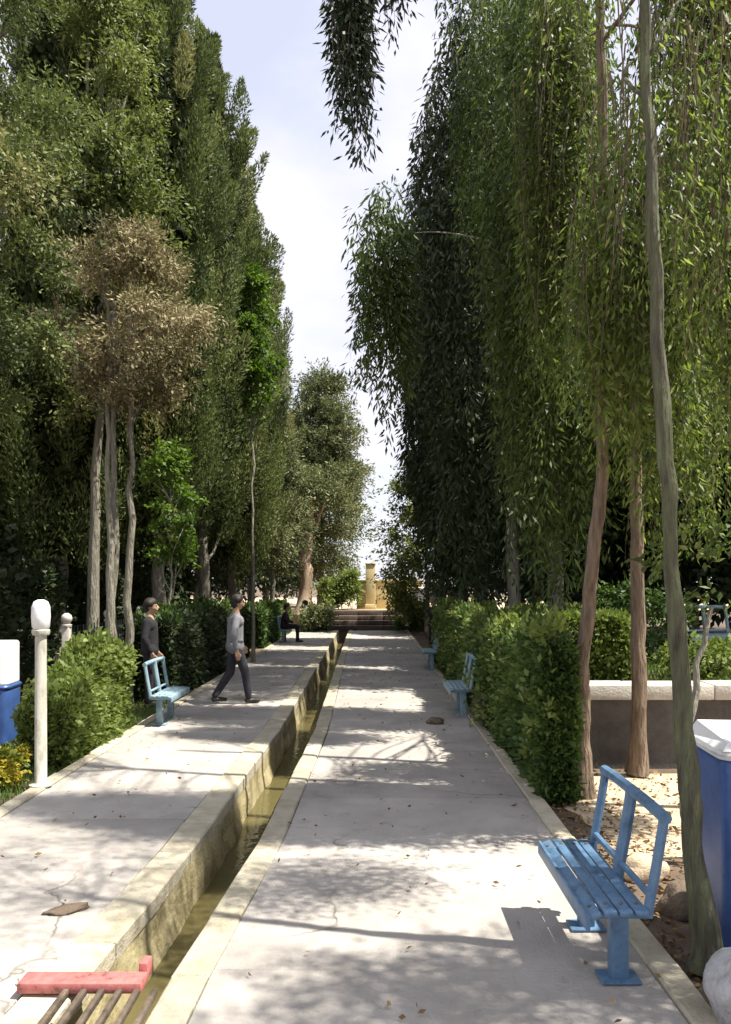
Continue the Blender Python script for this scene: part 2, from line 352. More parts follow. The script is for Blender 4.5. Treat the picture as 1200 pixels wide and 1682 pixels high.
# raised bed with pale coping on the right, behind the trunks
bed = empty('retaining_wall', (0, 0, 0), 0, 'low garden wall with its face toned as shade and a pale coping, behind the right hand trunks', 'wall')
link('wall_face', pyd('wall_face', [box(2.05, 7.6, 8.5, 8.8, -.3, .72)]), 'wall_dark', bed)
x = 2.0
while x < 7.5:
    link('coping_stone', bevel_box('coping_stone', x+.004, x+.896, 8.42, 8.86, .72, .88+random.uniform(-.006, .006), .012), 'pale_stone', bed); x += .9
lawn_bed = link('raised_bed', pyd('raised_bed', [box(2.1, 40, 8.85, 30, -.3, .74)]), 'soil'); tag(lawn_bed, kind='structure')

# ------------------------------------------------------------------ far end: steps, ochre wall
steps = empty('stone_steps', (0, 33.05, 0), 0, 'shaded brown stone steps closing the far end of the path', 'steps')
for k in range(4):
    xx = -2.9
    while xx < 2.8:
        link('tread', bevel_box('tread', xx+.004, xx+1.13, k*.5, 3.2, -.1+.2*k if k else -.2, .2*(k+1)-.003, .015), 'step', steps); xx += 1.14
terr = link('terrace', pyd('terrace', [box(-30, 30, 36.26, 70, -.5, .78)]), 'sand'); tag(terr, kind='structure')
ow = empty('ochre_wall', (0, 38, .78), 0, 'low sunlit ochre wall at the far end of the path', 'wall')
link('wall_face', bevel_box('wall_face', -.75, 2.55, 0, .35, -.05, 1.35, .03), 'ochre', ow)
link('wall_coping', bevel_box('wall_coping', -.82, 2.62, -.06, .41, 1.35, 1.45, .02), 'ochre', ow)
gp = empty('gate_pillar', (-.05, 37.6, .78), 0, 'tall slim ochre pillar beside the far low wall', 'pillar')
link('shaft', bevel_box('shaft', -.24, .24, -.22, .22, -.05, 2.2, .03), 'ochre', gp)
link('cap', bevel_box('cap', -.27, .27, -.25, .25, 2.2, 2.28, .03), 'ochre', gp)
link('base', bevel_box('base', -.28, .28, -.26, .26, -.04, .25, .03), 'ochre', gp)
wp = empty('white_pillar', (2.3, 36.6, .78), 0, 'stubby white painted pillar right of the far ochre wall', 'pillar')
link('shaft', bevel_box('shaft', -.36, .36, -.3, .3, -.05, .95, .05), 'white', wp)
link('cap', bevel_box('cap', -.43, .43, -.37, .37, .95, 1.08, .03), 'white', wp)

# ------------------------------------------------------------------ trees
def wander(p0, p1, n, amp, bow=(0, 0, 0)):
    p0 = np.array(p0, float); p1 = np.array(p1, float); t = np.linspace(0, 1, n)[:, None]
    j = RNG.normal(size=(n, 3))*amp; j[0] = 0; j[-1] = 0
    return p0+(p1-p0)*t+j*np.sin(np.pi*t)+np.array(bow)*np.sin(np.pi*t)
def pts_len(p): return float(np.linalg.norm(np.diff(np.asarray(p), axis=0), axis=1).sum())
def trunk_part(pts, r0, r1, seg=12, flare=1.35, rough=.1):
    n = len(pts); t = np.linspace(0, 1, n); r = r0+(r1-r0)*t; r = r*(1+(flare-1)*np.exp(-t*pts_len(pts)*2.2))
    return tube(pts, r, seg, rough)
def smooth_pts(pts, n):
    pts = np.asarray(pts, float); t = np.linspace(0, 1, len(pts)); tt = np.linspace(0, 1, n)
    # Catmull-like: interpolate with cubic through numpy polyfit per axis when few points
    d = min(3, len(pts)-1)
    return np.stack([np.polyval(np.polyfit(t, pts[:, k], d), tt) for k in range(3)], 1)

def cypress_crown(name, H, R, base, nclump=420, nblade=130, peak=.32):
    Ps, Ds, Ls, Ws, Ts = [], [], [], [], []
    def prof(t):
        a = np.where(t < peak, .55+.45*np.sin(np.pi/2*t/peak), np.cos(np.pi/2*((t-peak)/(1-peak))**1.25)**.8)
        return R*np.maximum(a, .02)
    t = RNG.beta(1.0, 1.12, nclump); ang = RNG.uniform(0, 2*np.pi, nclump)
    for k in range(nclump):
        rr = prof(t[k])*RNG.uniform(.5, 1.12); h = base+t[k]*(H-base)
        L = RNG.uniform(1.1, 2.4)*(1-.45*t[k]); wd = RNG.uniform(.24, .46)*(1-.45*t[k])
        c = np.array([math.cos(ang[k])*rr, math.sin(ang[k])*rr, h-L*.4])
        o = np.array([math.cos(ang[k]), math.sin(ang[k]), 0]); ax = unit((o*RNG.uniform(.05, .42)+np.array([0, 0, 1.])+RNG.normal(size=3)*.1)[None])[0]
        u = RNG.uniform(0, 1, nblade); sh = np.sin(np.pi*np.clip(u*.85+.12, 0, 1))**.8
        off = unit(RNG.normal(size=(nblade, 3)))*(RNG.uniform(.35, 1, nblade)**.45*wd*sh)[:, None]
        p = c+np.outer(u*L, ax)+off
        d = ax*1.0+unit(off+1e-6)*RNG.uniform(.3, 1.1, nblade)[:, None]+RNG.normal(size=(nblade, 3))*.25
        ct = RNG.normal(.42, .22)
        Ps.append(p); Ds.append(d); Ls.append(RNG.uniform(.06, .15, nblade)); Ws.append(RNG.uniform(.022, .042, nblade)); Ts.append(ct+RNG.normal(0, .13, nblade)+.12*(u-.5))
    # sparse inner filling so that the column is not hollow
    n2 = nclump*nblade//12; tt = RNG.beta(1, 1.15, n2); rr = prof(tt)*np.sqrt(RNG.uniform(0, .4, n2)); aa = RNG.uniform(0, 2*np.pi, n2)
    Ps.append(np.stack([np.cos(aa)*rr, np.sin(aa)*rr, base+tt*(H-base)], 1)); Ds.append(RNG.normal(size=(n2, 3))+[0, 0, .8])
    Ls.append(RNG.uniform(.2, .42, n2)); Ws.append(RNG.uniform(.1, .2, n2)); Ts.append(RNG.uniform(0, .3, n2))
    return leaf_mesh(name, np.concatenate(Ps), np.concatenate(Ds), np.concatenate(Ls), np.concatenate(Ws), np.concatenate(Ts))
def clump_crown(name, centres, radii, nleaf, llen=.11, lwid=.055, droop=.2, squash=.8, tmean=.45, shell=.5):
    """leaf clumps round given centres (N,3) with radii"""
    Ps, Ds, Ts = [], [], []
    for c, r in zip(centres, radii):
        m = int(nleaf*(.5+RNG.uniform())); nt_ = max(5, m//14); T = unit(RNG.normal(size=(nt_, 3))+[0, 0, .15]); tl = RNG.uniform(.55, 1.55, nt_)**1.1
        w_ = RNG.integers(0, nt_, m); q = RNG.uniform(0, 1, m)**shell; d = T[w_]
        off = d*(q*r*tl[w_])[:, None]*np.array([1, 1, squash])+RNG.normal(size=(m, 3))*llen*.45; off[:, 2] -= .12*r*(q*tl[w_])**2
        ct = RNG.normal(tmean, .16); tw = RNG.normal(0, .09, nt_)
        Ps.append(np.asarray(c)+off); Ds.append(d*.8+RNG.normal(size=(m, 3))*.6-np.array([0, 0, droop])); Ts.append(ct+tw[w_]+RNG.normal(0, .11, m))
    P = np.concatenate(Ps); n = len(P)
    return leaf_mesh(name, P, np.concatenate(Ds), RNG.uniform(.6, 1.3, n)*llen, RNG.uniform(.6, 1.3, n)*lwid, np.concatenate(Ts))
TWIGS = []
def weep_crown(name, starts, lens, per_m=26, llen=.13, lwid=.032, spread=.10, tmean=.45):
    Ps, Ds, Ts = [], [], []
    for s, Lk in zip(starts, lens):
        m = max(6, int(Lk*per_m)); u = np.sort(RNG.uniform(0, 1, m)); ph = RNG.uniform(0, 6.28, 2)
        sway = np.stack([np.sin(u*3+ph[0])*.05*Lk, np.sin(u*2.6+ph[1])*.05*Lk, -u*Lk], 1)
        if RNG.uniform() < .6:
            uu = np.linspace(0, .92, 6); TWIGS.append(np.asarray(s)+np.stack([np.sin(uu*3+ph[0])*.05*Lk, np.sin(uu*2.6+ph[1])*.05*Lk, -uu*Lk], 1))
        out = RNG.normal(size=(m, 3))*spread*np.array([1, 1, .4]); ct = RNG.normal(tmean, .17)
        Ps.append(np.asarray(s)+sway+out*.5); Ds.append(out*4+np.array([0, 0, -.8])+RNG.normal(size=(m, 3))*.22); Ts.append(ct+RNG.normal(0, .13, m))
    P = np.concatenate(Ps); n = len(P)
    return leaf_mesh(name, P, np.concatenate(Ds), RNG.uniform(.6, 1.35, n)*llen, RNG.uniform(.7, 1.3, n)*lwid, np.concatenate(Ts))
def dome_points(n, c, R, hz):
    """points through the upper, outer part of an ellipsoid"""
    d = unit(RNG.normal(size=(n, 3))); q = RNG.uniform(.25, 1, n)**.5
    return np.array(c)+d*q[:, None]*np.array([R, R, hz])

def place_tree(name, loc, trunk_me, bark, crown_list, label, cat='tree', group=None, rz=0, sc=1.0):
    t = empty(name, loc, rz, label, cat, group); t.scale = (sc, sc, sc)
    link('trunk', trunk_me, bark, t)
    for me, mat in crown_list: link('crown', me, mat, t)
    return t

# ---- left row of cypresses (three crowns shared between the individuals)
CY = [cypress_crown('cypress_crown', 16.0, 1.5, 3.2, 250, 500, .30), cypress_crown('cypress_crown', 15.5, 1.4, 3.6, 230, 500, .38), cypress_crown('cypress_crown', 15.0, 1.55, 2.6, 240, 500, .25)]
CT = []
for k in range(3):
    p = [trunk_part(wander((0, 0, -.1), (RNG.normal()*.1, RNG.normal()*.1, 12), 22, .05), .17, .05, 10)]
    for s in range(9):
        z = 2.4+s*.9; a = RNG.uniform(0, 6.28); p.append(tube(wander((0, 0, z), (math.cos(a)*.9, math.sin(a)*.9, z+1.5), 6, .05), np.linspace(.04, .012, 6), 6))
    CT.append(pyd('cypress_trunk', p))
row = [  # x, y, crown, scale, rot, material, label
    (-6.5, 15.8, 2, 1.05, .4, 'cypress', 'dark cypress standing at the left edge of the photo'),
    (-4.75, 17.0, 0, 1.02, 1.2, 'cypress', 'tallest dark cypress of the left row, its top cut by the frame'),
    (-4.7, 21.5, 1, 1.12, 2.1, 'cypress', 'pointed dark cypress right behind the tallest one in the left row'),
    (-4.75, 26.0, 2, 1.10, 3.3, 'cypress_b', 'olive green cypress in the middle of the left row'),
    (-4.9, 31.0, 0, .98, 4.2, 'cypress', 'farthest cypress of the left row, right against the sky'),
]
for (x, y, k, sc, rz, mat, lab) in row:
    cm = CY[k]
    t = empty('cypress_tree', (x, y, -.06), rz, lab, 'tree', 'cypresses of the left row'); t.scale = (sc*.97, sc*.97, sc)
    link('trunk', CT[k], 'bark_pale', t)
    c_ = link('crown', cm, 'cypress', t)
    if mat != 'cypress': c_.material_slots[0].link = 'OBJECT'; c_.material_slots[0].material = M[mat]

# ---- left foreground trees
def lumpy_tree(name, loc, H, base, R, n, leafn, mat, bark, label, r0=.14, lean=(0, 0), llen=.11, lwid=.055, rc=(.45, .8), profile=1.0, group=None, limbs=14, droop=.2, stems=1, seedmat2=None):
    t = empty(name, loc, 0, label, 'tree', group)
    parts = []; C = []; Rr = []
    for s in range(stems):
        o = (RNG.uniform(-.25, .25)*(stems > 1), RNG.uniform(-.25, .25)*(stems > 1))
        parts.append(trunk_part(wander((o[0], o[1], -.1), (lean[0]+o[0]*1.5, lean[1]+o[1]*1.5, base+(H-base)*.6), 16, .028), r0, r0*.3, 10))
    for k in range(n):
        u = RNG.uniform(0, 1); h = base+u*(H-base); a = RNG.uniform(0, 6.28)
        env = R*(math.sin(math.pi*min(1, max(0, u*.86+.12)))**.7)*profile; q = RNG.uniform(.35, 1)**.7*env
        C.append((lean[0]*h/H+math.cos(a)*q, lean[1]*h/H+math.sin(a)*q, h)); Rr.append(RNG.uniform(*rc))
    for k in range(min(limbs, n)):
        c = C[k]; z0 = max(base*.7, min(c[2]-.8, H*.75)); parts.append(tube(smooth_pts(wander((lean[0]*z0/H, lean[1]*z0/H, z0), c, 5, .1), 9), np.linspace(r0*.35, .01, 9), 6))
    link('trunk', pyd('trunk', parts), bark, t)
    link('crown', clump_crown('crown', C, Rr, leafn, llen, lwid, droop), mat, t)
    return t
lumpy_tree('loose_tree', (-5.15, 9.4, -.06), 11.0, 4.0, 1.25, 66, 800, 'cypress_b', 'bark_pale', 'loose grey green tree cut by the left edge of the photo', .13, (.3, 0), .075, .03, (.3, .55))
lumpy_tree('yellowish_tree', (-5.55, 15.0, -.06), 14.4, 5.2, 1.35, 60, 700, 'yellow_green', 'bark_pale', 'yellowish green tall tree between the two leftmost dark cypresses', .13, (.3, .2), .11, .04, (.35, .65))
lumpy_tree('brown_tree', (-4.2, 13.0, -.06), 8.0, 5.2, 1.2, 50, 600, 'dry_brown', 'bark_pale', 'tree with dry brown crown on slim pale stems in front of the cypresses', .08, (.1, 0), .085, .034, (.28, .5), stems=3)
# young bright trees standing in the row
lumpy_tree('young_tree', (-3.75, 14.2, -.06), 4.7, 2.5, .42, 24, 150, 'bright', 'bark_pale', 'slim young tree with bright leaves hanging low before the left cypresses', .035, (0, 0), .10, .06, (.15, .3))
lumpy_tree('young_tree', (-3.05, 19.6, -.06), 10.1, 6.5, .55, 34, 260, 'bright', 'bark_pale', 'slender tree of bright green leaves against the far dark cypress', .05, (0, 0), .12, .065, (.22, .42))
# silvery trees further on
lumpy_tree('silver_tree', (-3.9, 29.5, -.06), 7.6, 2.4, 1.35, 34, 420, 'olive', 'bark_pale', 'low olive green tree under the left cypresses near the far end', .12, (.2, 0), .16, .06, (.5, .85))
lumpy_tree('silver_tree', (-2.75, 41.0, .7), 12.6, 1.7, 2.2, 100, 600, 'olive', 'bark_pale', 'pale olive round-topped tree at the far end left of the sky gap', .2, (.2, 0), .2, .075, (.7, 1.15))
# old flared trunk at the far left end
ot = empty('old_tree', (-3.25, 36.6, .7), 0, 'old tree with pale trunk and wide rusty brown foot near the steps', 'tree')
tp = wander((0, 0, -.2), (.25, .3, 5.5), 14, .05); link('trunk', pyd('trunk', [tube(tp, .24+.4*np.exp(-np.linspace(0, 1, 14)*8), 16, .12), tube(wander((.15, .2, 3), (-1.4, .6, 5.6), 7, .06), np.linspace(.14, .04, 7), 8), tube(wander((.15, .2, 3.4), (1.2, .4, 6), 7, .06), np.linspace(.13, .04, 7), 8)]), 'bark_ochre', ot)
link('crown', clump_crown('crown', [(RNG.normal()*1.2, RNG.normal()*.9, RNG.uniform(4.6, 7)) for _ in range(26)], [RNG.uniform(.5, .85) for _ in range(26)], 340, .18, .07), 'olive', ot)
hol = tube([(0, 0, 0), (0, .12, .02)], [.15, .1], 12); link('hollow', pyd('hollow', [hol]), 'dark_iron', ot).location = (.1, -.5, .42)  # solid dark disc in place of the shaded inside of the hollow

# ---- right hand weeping trees
def weeping(name, base_pts, r0, r1, crowns, bark, label, mats, per_m=26, llen=.13, lwid=.032, tmean=.45, limbs=10, rough=.1, seg=12):
    """crowns: list of (centre, R, hz, n strands, (len range)); coordinates relative to the first base point"""
    b0 = np.array(base_pts[0], float); t = empty(name, tuple(b0), 0, label, 'tree', 'weeping trees of the right row')
    pts = smooth_pts(np.array(base_pts, float)-b0, 44)
    w_ = np.cumsum(RNG.normal(size=(44, 2)), 0)*.008; w_ -= np.linspace(0, 1, 44)[:, None]*w_[-1]; pts[:, :2] += w_; parts = [trunk_part(pts, r0, r1, seg, 1.5, rough)]
    S_, L_ = [], []
    for c, R, hz, n, lr in crowns:
        c = np.array(c, float)-b0; q = dome_points(n, c, R, hz); S_.append(q); L_.append(RNG.uniform(lr[0], lr[1], n))
        for k in range(limbs if R > .6 else 1):
            e = q[k]; z0 = min(e[2]-.6, pts[-1][2]); i = int(np.argmin(abs(pts[:, 2]-z0))); i = max(i, 20)
            parts.append(tube(smooth_pts(wander(pts[i], e, 5, .07, (0, 0, .15)), 10), np.linspace(r1*.55, .006, 10), 6))
    link('trunk', pyd('trunk', parts), bark, t)
    Sx = np.concatenate(S_); Lx = np.concatenate(L_)
    if len(mats) == 1: link('crown', weep_crown('crown', Sx, Lx, per_m, llen, lwid, .10, tmean), mats[0], t)
    else:
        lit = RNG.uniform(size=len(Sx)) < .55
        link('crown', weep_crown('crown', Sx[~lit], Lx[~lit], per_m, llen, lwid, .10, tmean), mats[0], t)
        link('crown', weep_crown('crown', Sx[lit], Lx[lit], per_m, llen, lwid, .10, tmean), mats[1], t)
    if b0[1] < 9: link('twigs', pyd('twigs', [tube(p, np.linspace(.006, .002, 6), 3, cap=False) for p in TWIGS]), 'bark_brown', t)['kind'] = 'stuff'
    TWIGS.clear()
    return t
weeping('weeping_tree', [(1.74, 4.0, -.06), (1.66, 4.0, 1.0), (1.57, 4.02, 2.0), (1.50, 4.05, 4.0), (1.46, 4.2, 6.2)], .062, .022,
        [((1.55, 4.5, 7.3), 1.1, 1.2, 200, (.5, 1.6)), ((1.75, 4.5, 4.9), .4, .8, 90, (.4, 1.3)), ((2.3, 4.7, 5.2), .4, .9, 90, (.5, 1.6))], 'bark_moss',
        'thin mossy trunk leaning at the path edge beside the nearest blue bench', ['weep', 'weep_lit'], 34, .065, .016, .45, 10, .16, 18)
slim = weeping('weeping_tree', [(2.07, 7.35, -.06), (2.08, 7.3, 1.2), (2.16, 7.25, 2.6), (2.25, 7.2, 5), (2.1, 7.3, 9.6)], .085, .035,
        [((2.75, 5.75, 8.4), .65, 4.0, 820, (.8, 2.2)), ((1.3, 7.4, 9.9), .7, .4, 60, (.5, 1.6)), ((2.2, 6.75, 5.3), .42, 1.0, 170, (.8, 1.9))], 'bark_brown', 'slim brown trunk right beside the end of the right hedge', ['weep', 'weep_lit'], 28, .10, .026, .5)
b0 = np.array((2.07, 7.35, -.06))
q1 = dome_points(120, (-.2, 7.5, 8.5), .15, .3)-b0; q2 = dome_points(14, (.24, 7.6, 8.7), .1, .25)-b0
link('crown', weep_crown('crown', np.concatenate([q1, q2]), np.concatenate([RNG.uniform(.9, 2.2, 120), RNG.uniform(.7, 1.3, 14)]), 30, .10, .026, .09, .3), 'deep', slim)
br = [tube(smooth_pts([(.1, -.05, 8.2), (-.9, .1, 8.95), (-1.7, .2, 8.9), (-2.3, .16, 8.4)], 14), np.linspace(.03, .008, 14), 7)]
br += [tube(p, np.linspace(.006, .002, 6), 3, cap=False) for p in TWIGS]; TWIGS.clear()
link('branch', pyd('branch', br[:1]), 'bark_brown', slim); link('twigs', pyd('twigs', br[1:]), 'bark_brown', slim)['kind'] = 'stuff'
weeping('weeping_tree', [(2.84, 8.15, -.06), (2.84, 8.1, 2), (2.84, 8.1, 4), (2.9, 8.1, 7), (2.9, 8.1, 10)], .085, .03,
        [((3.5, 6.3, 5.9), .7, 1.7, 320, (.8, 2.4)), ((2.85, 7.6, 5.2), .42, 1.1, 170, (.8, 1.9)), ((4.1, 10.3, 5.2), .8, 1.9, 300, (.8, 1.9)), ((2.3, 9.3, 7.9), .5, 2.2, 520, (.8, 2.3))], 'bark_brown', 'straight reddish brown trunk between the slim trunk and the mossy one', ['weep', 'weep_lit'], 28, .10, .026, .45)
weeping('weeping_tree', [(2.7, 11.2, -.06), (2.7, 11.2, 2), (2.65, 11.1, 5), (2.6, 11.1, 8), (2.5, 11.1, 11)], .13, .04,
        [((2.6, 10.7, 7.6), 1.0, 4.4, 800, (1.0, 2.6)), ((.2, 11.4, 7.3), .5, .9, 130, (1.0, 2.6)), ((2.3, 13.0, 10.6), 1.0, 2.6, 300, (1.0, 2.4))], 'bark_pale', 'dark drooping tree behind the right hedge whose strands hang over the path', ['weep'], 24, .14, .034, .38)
weeping('weeping_tree', [(2.9, 15.4, -.06), (2.9, 15.4, 2), (2.8, 15.3, 5), (2.8, 15.3, 9), (2.6, 15.3, 13)], .16, .05,
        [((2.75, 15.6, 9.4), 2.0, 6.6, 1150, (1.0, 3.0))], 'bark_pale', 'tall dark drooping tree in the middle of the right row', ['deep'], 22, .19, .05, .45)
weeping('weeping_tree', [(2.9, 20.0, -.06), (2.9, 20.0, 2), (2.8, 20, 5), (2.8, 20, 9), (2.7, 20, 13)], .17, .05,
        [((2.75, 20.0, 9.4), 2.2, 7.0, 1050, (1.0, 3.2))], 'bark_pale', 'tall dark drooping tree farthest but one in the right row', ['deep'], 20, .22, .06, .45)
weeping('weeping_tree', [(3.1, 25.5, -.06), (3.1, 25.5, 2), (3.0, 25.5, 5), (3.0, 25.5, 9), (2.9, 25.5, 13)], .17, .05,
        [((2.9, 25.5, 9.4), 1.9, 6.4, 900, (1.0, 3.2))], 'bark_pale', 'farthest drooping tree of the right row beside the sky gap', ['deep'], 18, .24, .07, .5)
# rounded small tree low at the far right end
lumpy_tree('round_tree', (2.3, 31.5, -.06), 7.2, 1.0, 1.8, 64, 480, 'yellow_green', 'bark_pale', 'lower rounded green tree at the far end right of the sky gap', .12, (0, 0), .17, .075, (.5, .85))
# thin forked pale sapling behind the mossy trunk
sp = empty('forked_sapling', (2.33, 5.6, -.06), 0, 'thin pale forked stem between the mossy trunk and the blue bin', 'tree')
link('trunk', pyd('trunk', [tube(wander((0, 0, -.05), (-.02, 0, 1.0), 8, .02), np.linspace(.045, .035, 8), 8, .1), tube(wander((-.02, 0, .97), (.22, .1, 1.9), 7, .02), np.linspace(.032, .015, 7), 7), tube(wander((-.02, 0, .97), (-.12, .1, 2.1), 7, .02), np.linspace(.03, .012, 7), 7)]), 'bark_pale', sp)
link('crown', clump_crown('crown', [(.24, .1, 2.0), (.1, .1, 2.3), (-.12, .1, 2.25), (.3, .1, 2.4)], [.25, .3, .22, .2], 90, .08, .04), 'weep', sp)
# unseen tree added right of the frame to throw shade on the near paving
weeping('weeping_tree', [(4.6, 2.2, -.06), (4.6, 2.2, 1), (4.6, 2.2, 2), (4.6, 2.2, 3), (4.6, 2.2, 4.5)], .09, .03,
        [((3.9, 2.65, 5.8), 1.1, 3.0, 900, (.5, 1.3))], 'bark_brown', 'unseen drooping tree added right of the view to shade the near paving', ['weep'], 24, .12, .03)

weeping('weeping_tree', [(4.7, 6.6, -.06), (4.7, 6.6, 1), (4.7, 6.6, 2), (4.7, 6.6, 4), (4.6, 6.5, 8)], .10, .03,  # unseen tree added to cast the shade band across the paving
        [((4.0, 6.15, 7.2), .65, 3.4, 1000, (.5, 1.4))], 'bark_brown', 'unseen drooping tree added right of the view to cast the middle shade band', ['weep'], 24, .12, .03)
# ---- background trees closing the view on both sides
bgA = clump_crown('crown', [(RNG.uniform(-1.9, 1.9), RNG.uniform(-1.9, 1.9), RNG.uniform(1.8, 10.5)) for _ in range(80)], [RNG.uniform(.7, 1.2) for _ in range(80)], 280, .26, .12)
bgB = clump_crown('crown', [(RNG.uniform(-2, 2), RNG.uniform(-2, 2), RNG.uniform(1.0, 8.5)) for _ in range(80)], [RNG.uniform(.7, 1.2) for _ in range(80)], 280, .26, .12)
bgT = pyd('trunk', [trunk_part(wander((0, 0, -.1), (0, 0, 7), 12, .06), .16, .05, 8)])
spots = [(-9.2, 15.5), (-9.8, 20), (-8.6, 25), (-9.6, 30), (-8.2, 35.5), (-9, 42), (-6.2, 39), (-6.5, 47), (-11.5, 17.5),
         (8.6, 14.6), (7.6, 18.0), (6.2, 20.5), (6.8, 25), (6.4, 30), (9.6, 15.0), (11, 19)]
BGL = ['dark background tree behind the leftmost pale stems', 'dark background tree behind the gap left of the brown tree', 'dark background tree glimpsed behind the tallest left cypress', 'dark background tree behind the middle of the left row',
       'dark background tree behind the farthest left cypress', 'far dark tree left of the pale olive round-topped tree', 'dark tree on the terrace just left of the old flared trunk', 'farthest dark tree on the left of the terrace', 'dark background tree nearest the left edge of the photo',
       'dark background tree right behind the bench on the raised lawn', 'dark background tree behind the straight reddish trunk', 'dark background tree behind the slim brown trunk', 'dark background tree behind the middle of the right row', 'far dark background tree behind the right row',
       'dark background tree at the right edge behind the lawn bench', 'dark background tree farthest to the right behind the lawn']
for k, (x, y) in enumerate(spots):
    s = 'left' if x < 0 else 'right'
    t = empty('background_tree', (x, y, .6 if x > 0 or y > 36.3 else -.06), k*1.3, BGL[k], 'tree', 'trees behind the %s row' % s)
    c = .9+.35*((k*37) % 10)/10; t.scale = (c, c, c)
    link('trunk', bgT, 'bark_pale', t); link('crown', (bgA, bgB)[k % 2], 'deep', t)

# ------------------------------------------------------------------ hedges and shrubs
def hedge(name, label, x0, x1, y0, y1, hfun, n, mat, loc=(0, 0, 0), llen=.09, lwid=.05, cat='hedge', stems=True, tbias=0, sprig=None):
    t = empty(name, ((x0+x1)/2, (y0+y1)/2, -.06), 0, label, cat)
    ax, ay = (x1-x0)/2, (y1-y0)/2
    u = RNG.uniform(-1, 1, (n, 3)); f = RNG.integers(0, 5, n)
    # mostly on the faces of the block: two long sides, near end, top
    d = RNG.uniform(.78, 1.04, n)
    u[f == 0, 0] = -d[f == 0]; u[f == 1, 0] = d[f == 1]; u[f == 2, 1] = -1+(RNG.uniform(0, .12, (f == 2).sum())*min(1, 1.0/ay)); zz = RNG.uniform(0, 1, n)
    zz[f == 3] = RNG.uniform(.86, 1.03, (f == 3).sum())
    yy = u[:, 1]*ay; H = np.array([hfun(v+(y0+y1)/2) for v in yy])
    lump = .14*np.sin(yy*3.1+zz*5)+.10*np.sin(yy*7.3-zz*8+1)+.07*np.sin(zz*14+yy*3)
    P = np.stack([u[:, 0]*ax*(1+lump*.8)+RNG.normal(size=n)*.02, yy+RNG.normal(size=n)*.03, zz*H*(1+lump*.22)+.02], 1)
    o = np.stack([np.sign(u[:, 0])*(f < 2)*1., (f == 2)*-1., (f == 3)*1.], 1)
    D = o+RNG.normal(size=(n, 3))*.6+[0, 0, .25]
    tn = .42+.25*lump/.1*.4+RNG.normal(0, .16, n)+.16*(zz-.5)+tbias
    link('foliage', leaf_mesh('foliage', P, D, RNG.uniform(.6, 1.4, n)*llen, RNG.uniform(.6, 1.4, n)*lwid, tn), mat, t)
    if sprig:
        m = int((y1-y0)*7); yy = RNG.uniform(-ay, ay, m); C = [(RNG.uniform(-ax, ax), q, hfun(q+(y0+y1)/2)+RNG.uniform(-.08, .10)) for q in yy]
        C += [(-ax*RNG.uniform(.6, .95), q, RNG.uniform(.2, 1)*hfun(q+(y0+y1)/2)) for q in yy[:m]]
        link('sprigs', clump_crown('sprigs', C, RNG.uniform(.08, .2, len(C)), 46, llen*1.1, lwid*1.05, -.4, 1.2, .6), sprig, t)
    if stems:
        for k in range(max(2, int((y1-y0)/1.0))):
            yy = -ay+(k+.5)*2*ay/max(2, int((y1-y0)/1.0)); link('stem', pyd('stem', [tube(wander((0, yy, -.05), (RNG.normal()*.08, yy+RNG.normal()*.1, hfun(yy)*.8), 7, .04), np.linspace(.025, .01, 7), 6)]), 'bark_brown', t)
    return t
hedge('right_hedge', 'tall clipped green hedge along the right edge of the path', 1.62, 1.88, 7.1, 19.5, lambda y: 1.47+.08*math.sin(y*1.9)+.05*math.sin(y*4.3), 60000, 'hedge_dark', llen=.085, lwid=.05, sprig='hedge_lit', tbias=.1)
hedge('bright_hedge', 'sunlit yellow green hedge left of the path behind the white lamp', -3.88, -3.38, 8.45, 10.6, lambda y: float(np.interp(y, [8.4, 9.0, 9.8, 10.6], [.62, .9, 1.24, 1.12])), 26000, 'hedge_lit', llen=.085, lwid=.055, sprig='hedge_lit')
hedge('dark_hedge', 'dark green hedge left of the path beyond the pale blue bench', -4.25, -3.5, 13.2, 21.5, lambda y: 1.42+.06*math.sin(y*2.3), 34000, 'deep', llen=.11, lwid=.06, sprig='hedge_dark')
hedge('far_hedge', 'low rough hedge at the far left end of the path', -4.4, -3.5, 24.5, 32.0, lambda y: 1.2+.1*math.sin(y*2.3), 14000, 'hedge_dark', llen=.15, lwid=.08)
hedge('bed_hedge', 'green planting above the low wall on the right', 2.2, 3.1, 9.1, 13.0, lambda y: .75+.12*math.sin(y*2.9), 22000, 'hedge_lit', llen=.09, lwid=.05, cat='planting').location.z = .74
hedge('back_hedge', 'dark clipped hedge behind the fence on the far left', -7.4, -6.4, 9.0, 27.0, lambda y: 2.3+.15*math.sin(y*1.3), 30000, 'deep', llen=.16, lwid=.09)
def shrub(name, label, loc, R, H, n, leafn, mat, llen=.09, lwid=.05, cat='shrub'):
    t = empty(name, loc, 0, label, cat)
    C = [(RNG.normal()*R*.45, RNG.normal()*R*.45, RNG.uniform(.2, .9)*H) for _ in range(n)]
    link('foliage', clump_crown('foliage', C, [RNG.uniform(.25, .45)*min(R, H) for _ in range(n)], leafn, llen, lwid), mat, t)
    for k in range(4): link('stem', pyd('stem', [tube(wander((RNG.normal()*.05, RNG.normal()*.05, -.05), C[k], 6, .03), np.linspace(.014, .005, 6), 5)]), 'bark_brown', t)
    return t
shrub('yellow_shrub', 'low yellow flowering shrub at the left edge below the lamp', (-3.78, 7.55, -.06), .38, .42, 16, 130, 'yellow_bloom', .05, .035)
shrub('green_shrub', 'rounded light green shrub at the far end beside the ochre wall', (-1.9, 36.9, .78), .9, 1.5, 26, 160, 'hedge_lit', .16, .08)
shrub('green_shrub', 'dark green shrub at the far end left of the tall ochre pillar', (-1.0, 36.7, .78), .75, 2.0, 30, 170, 'hedge_lit', .15, .07)
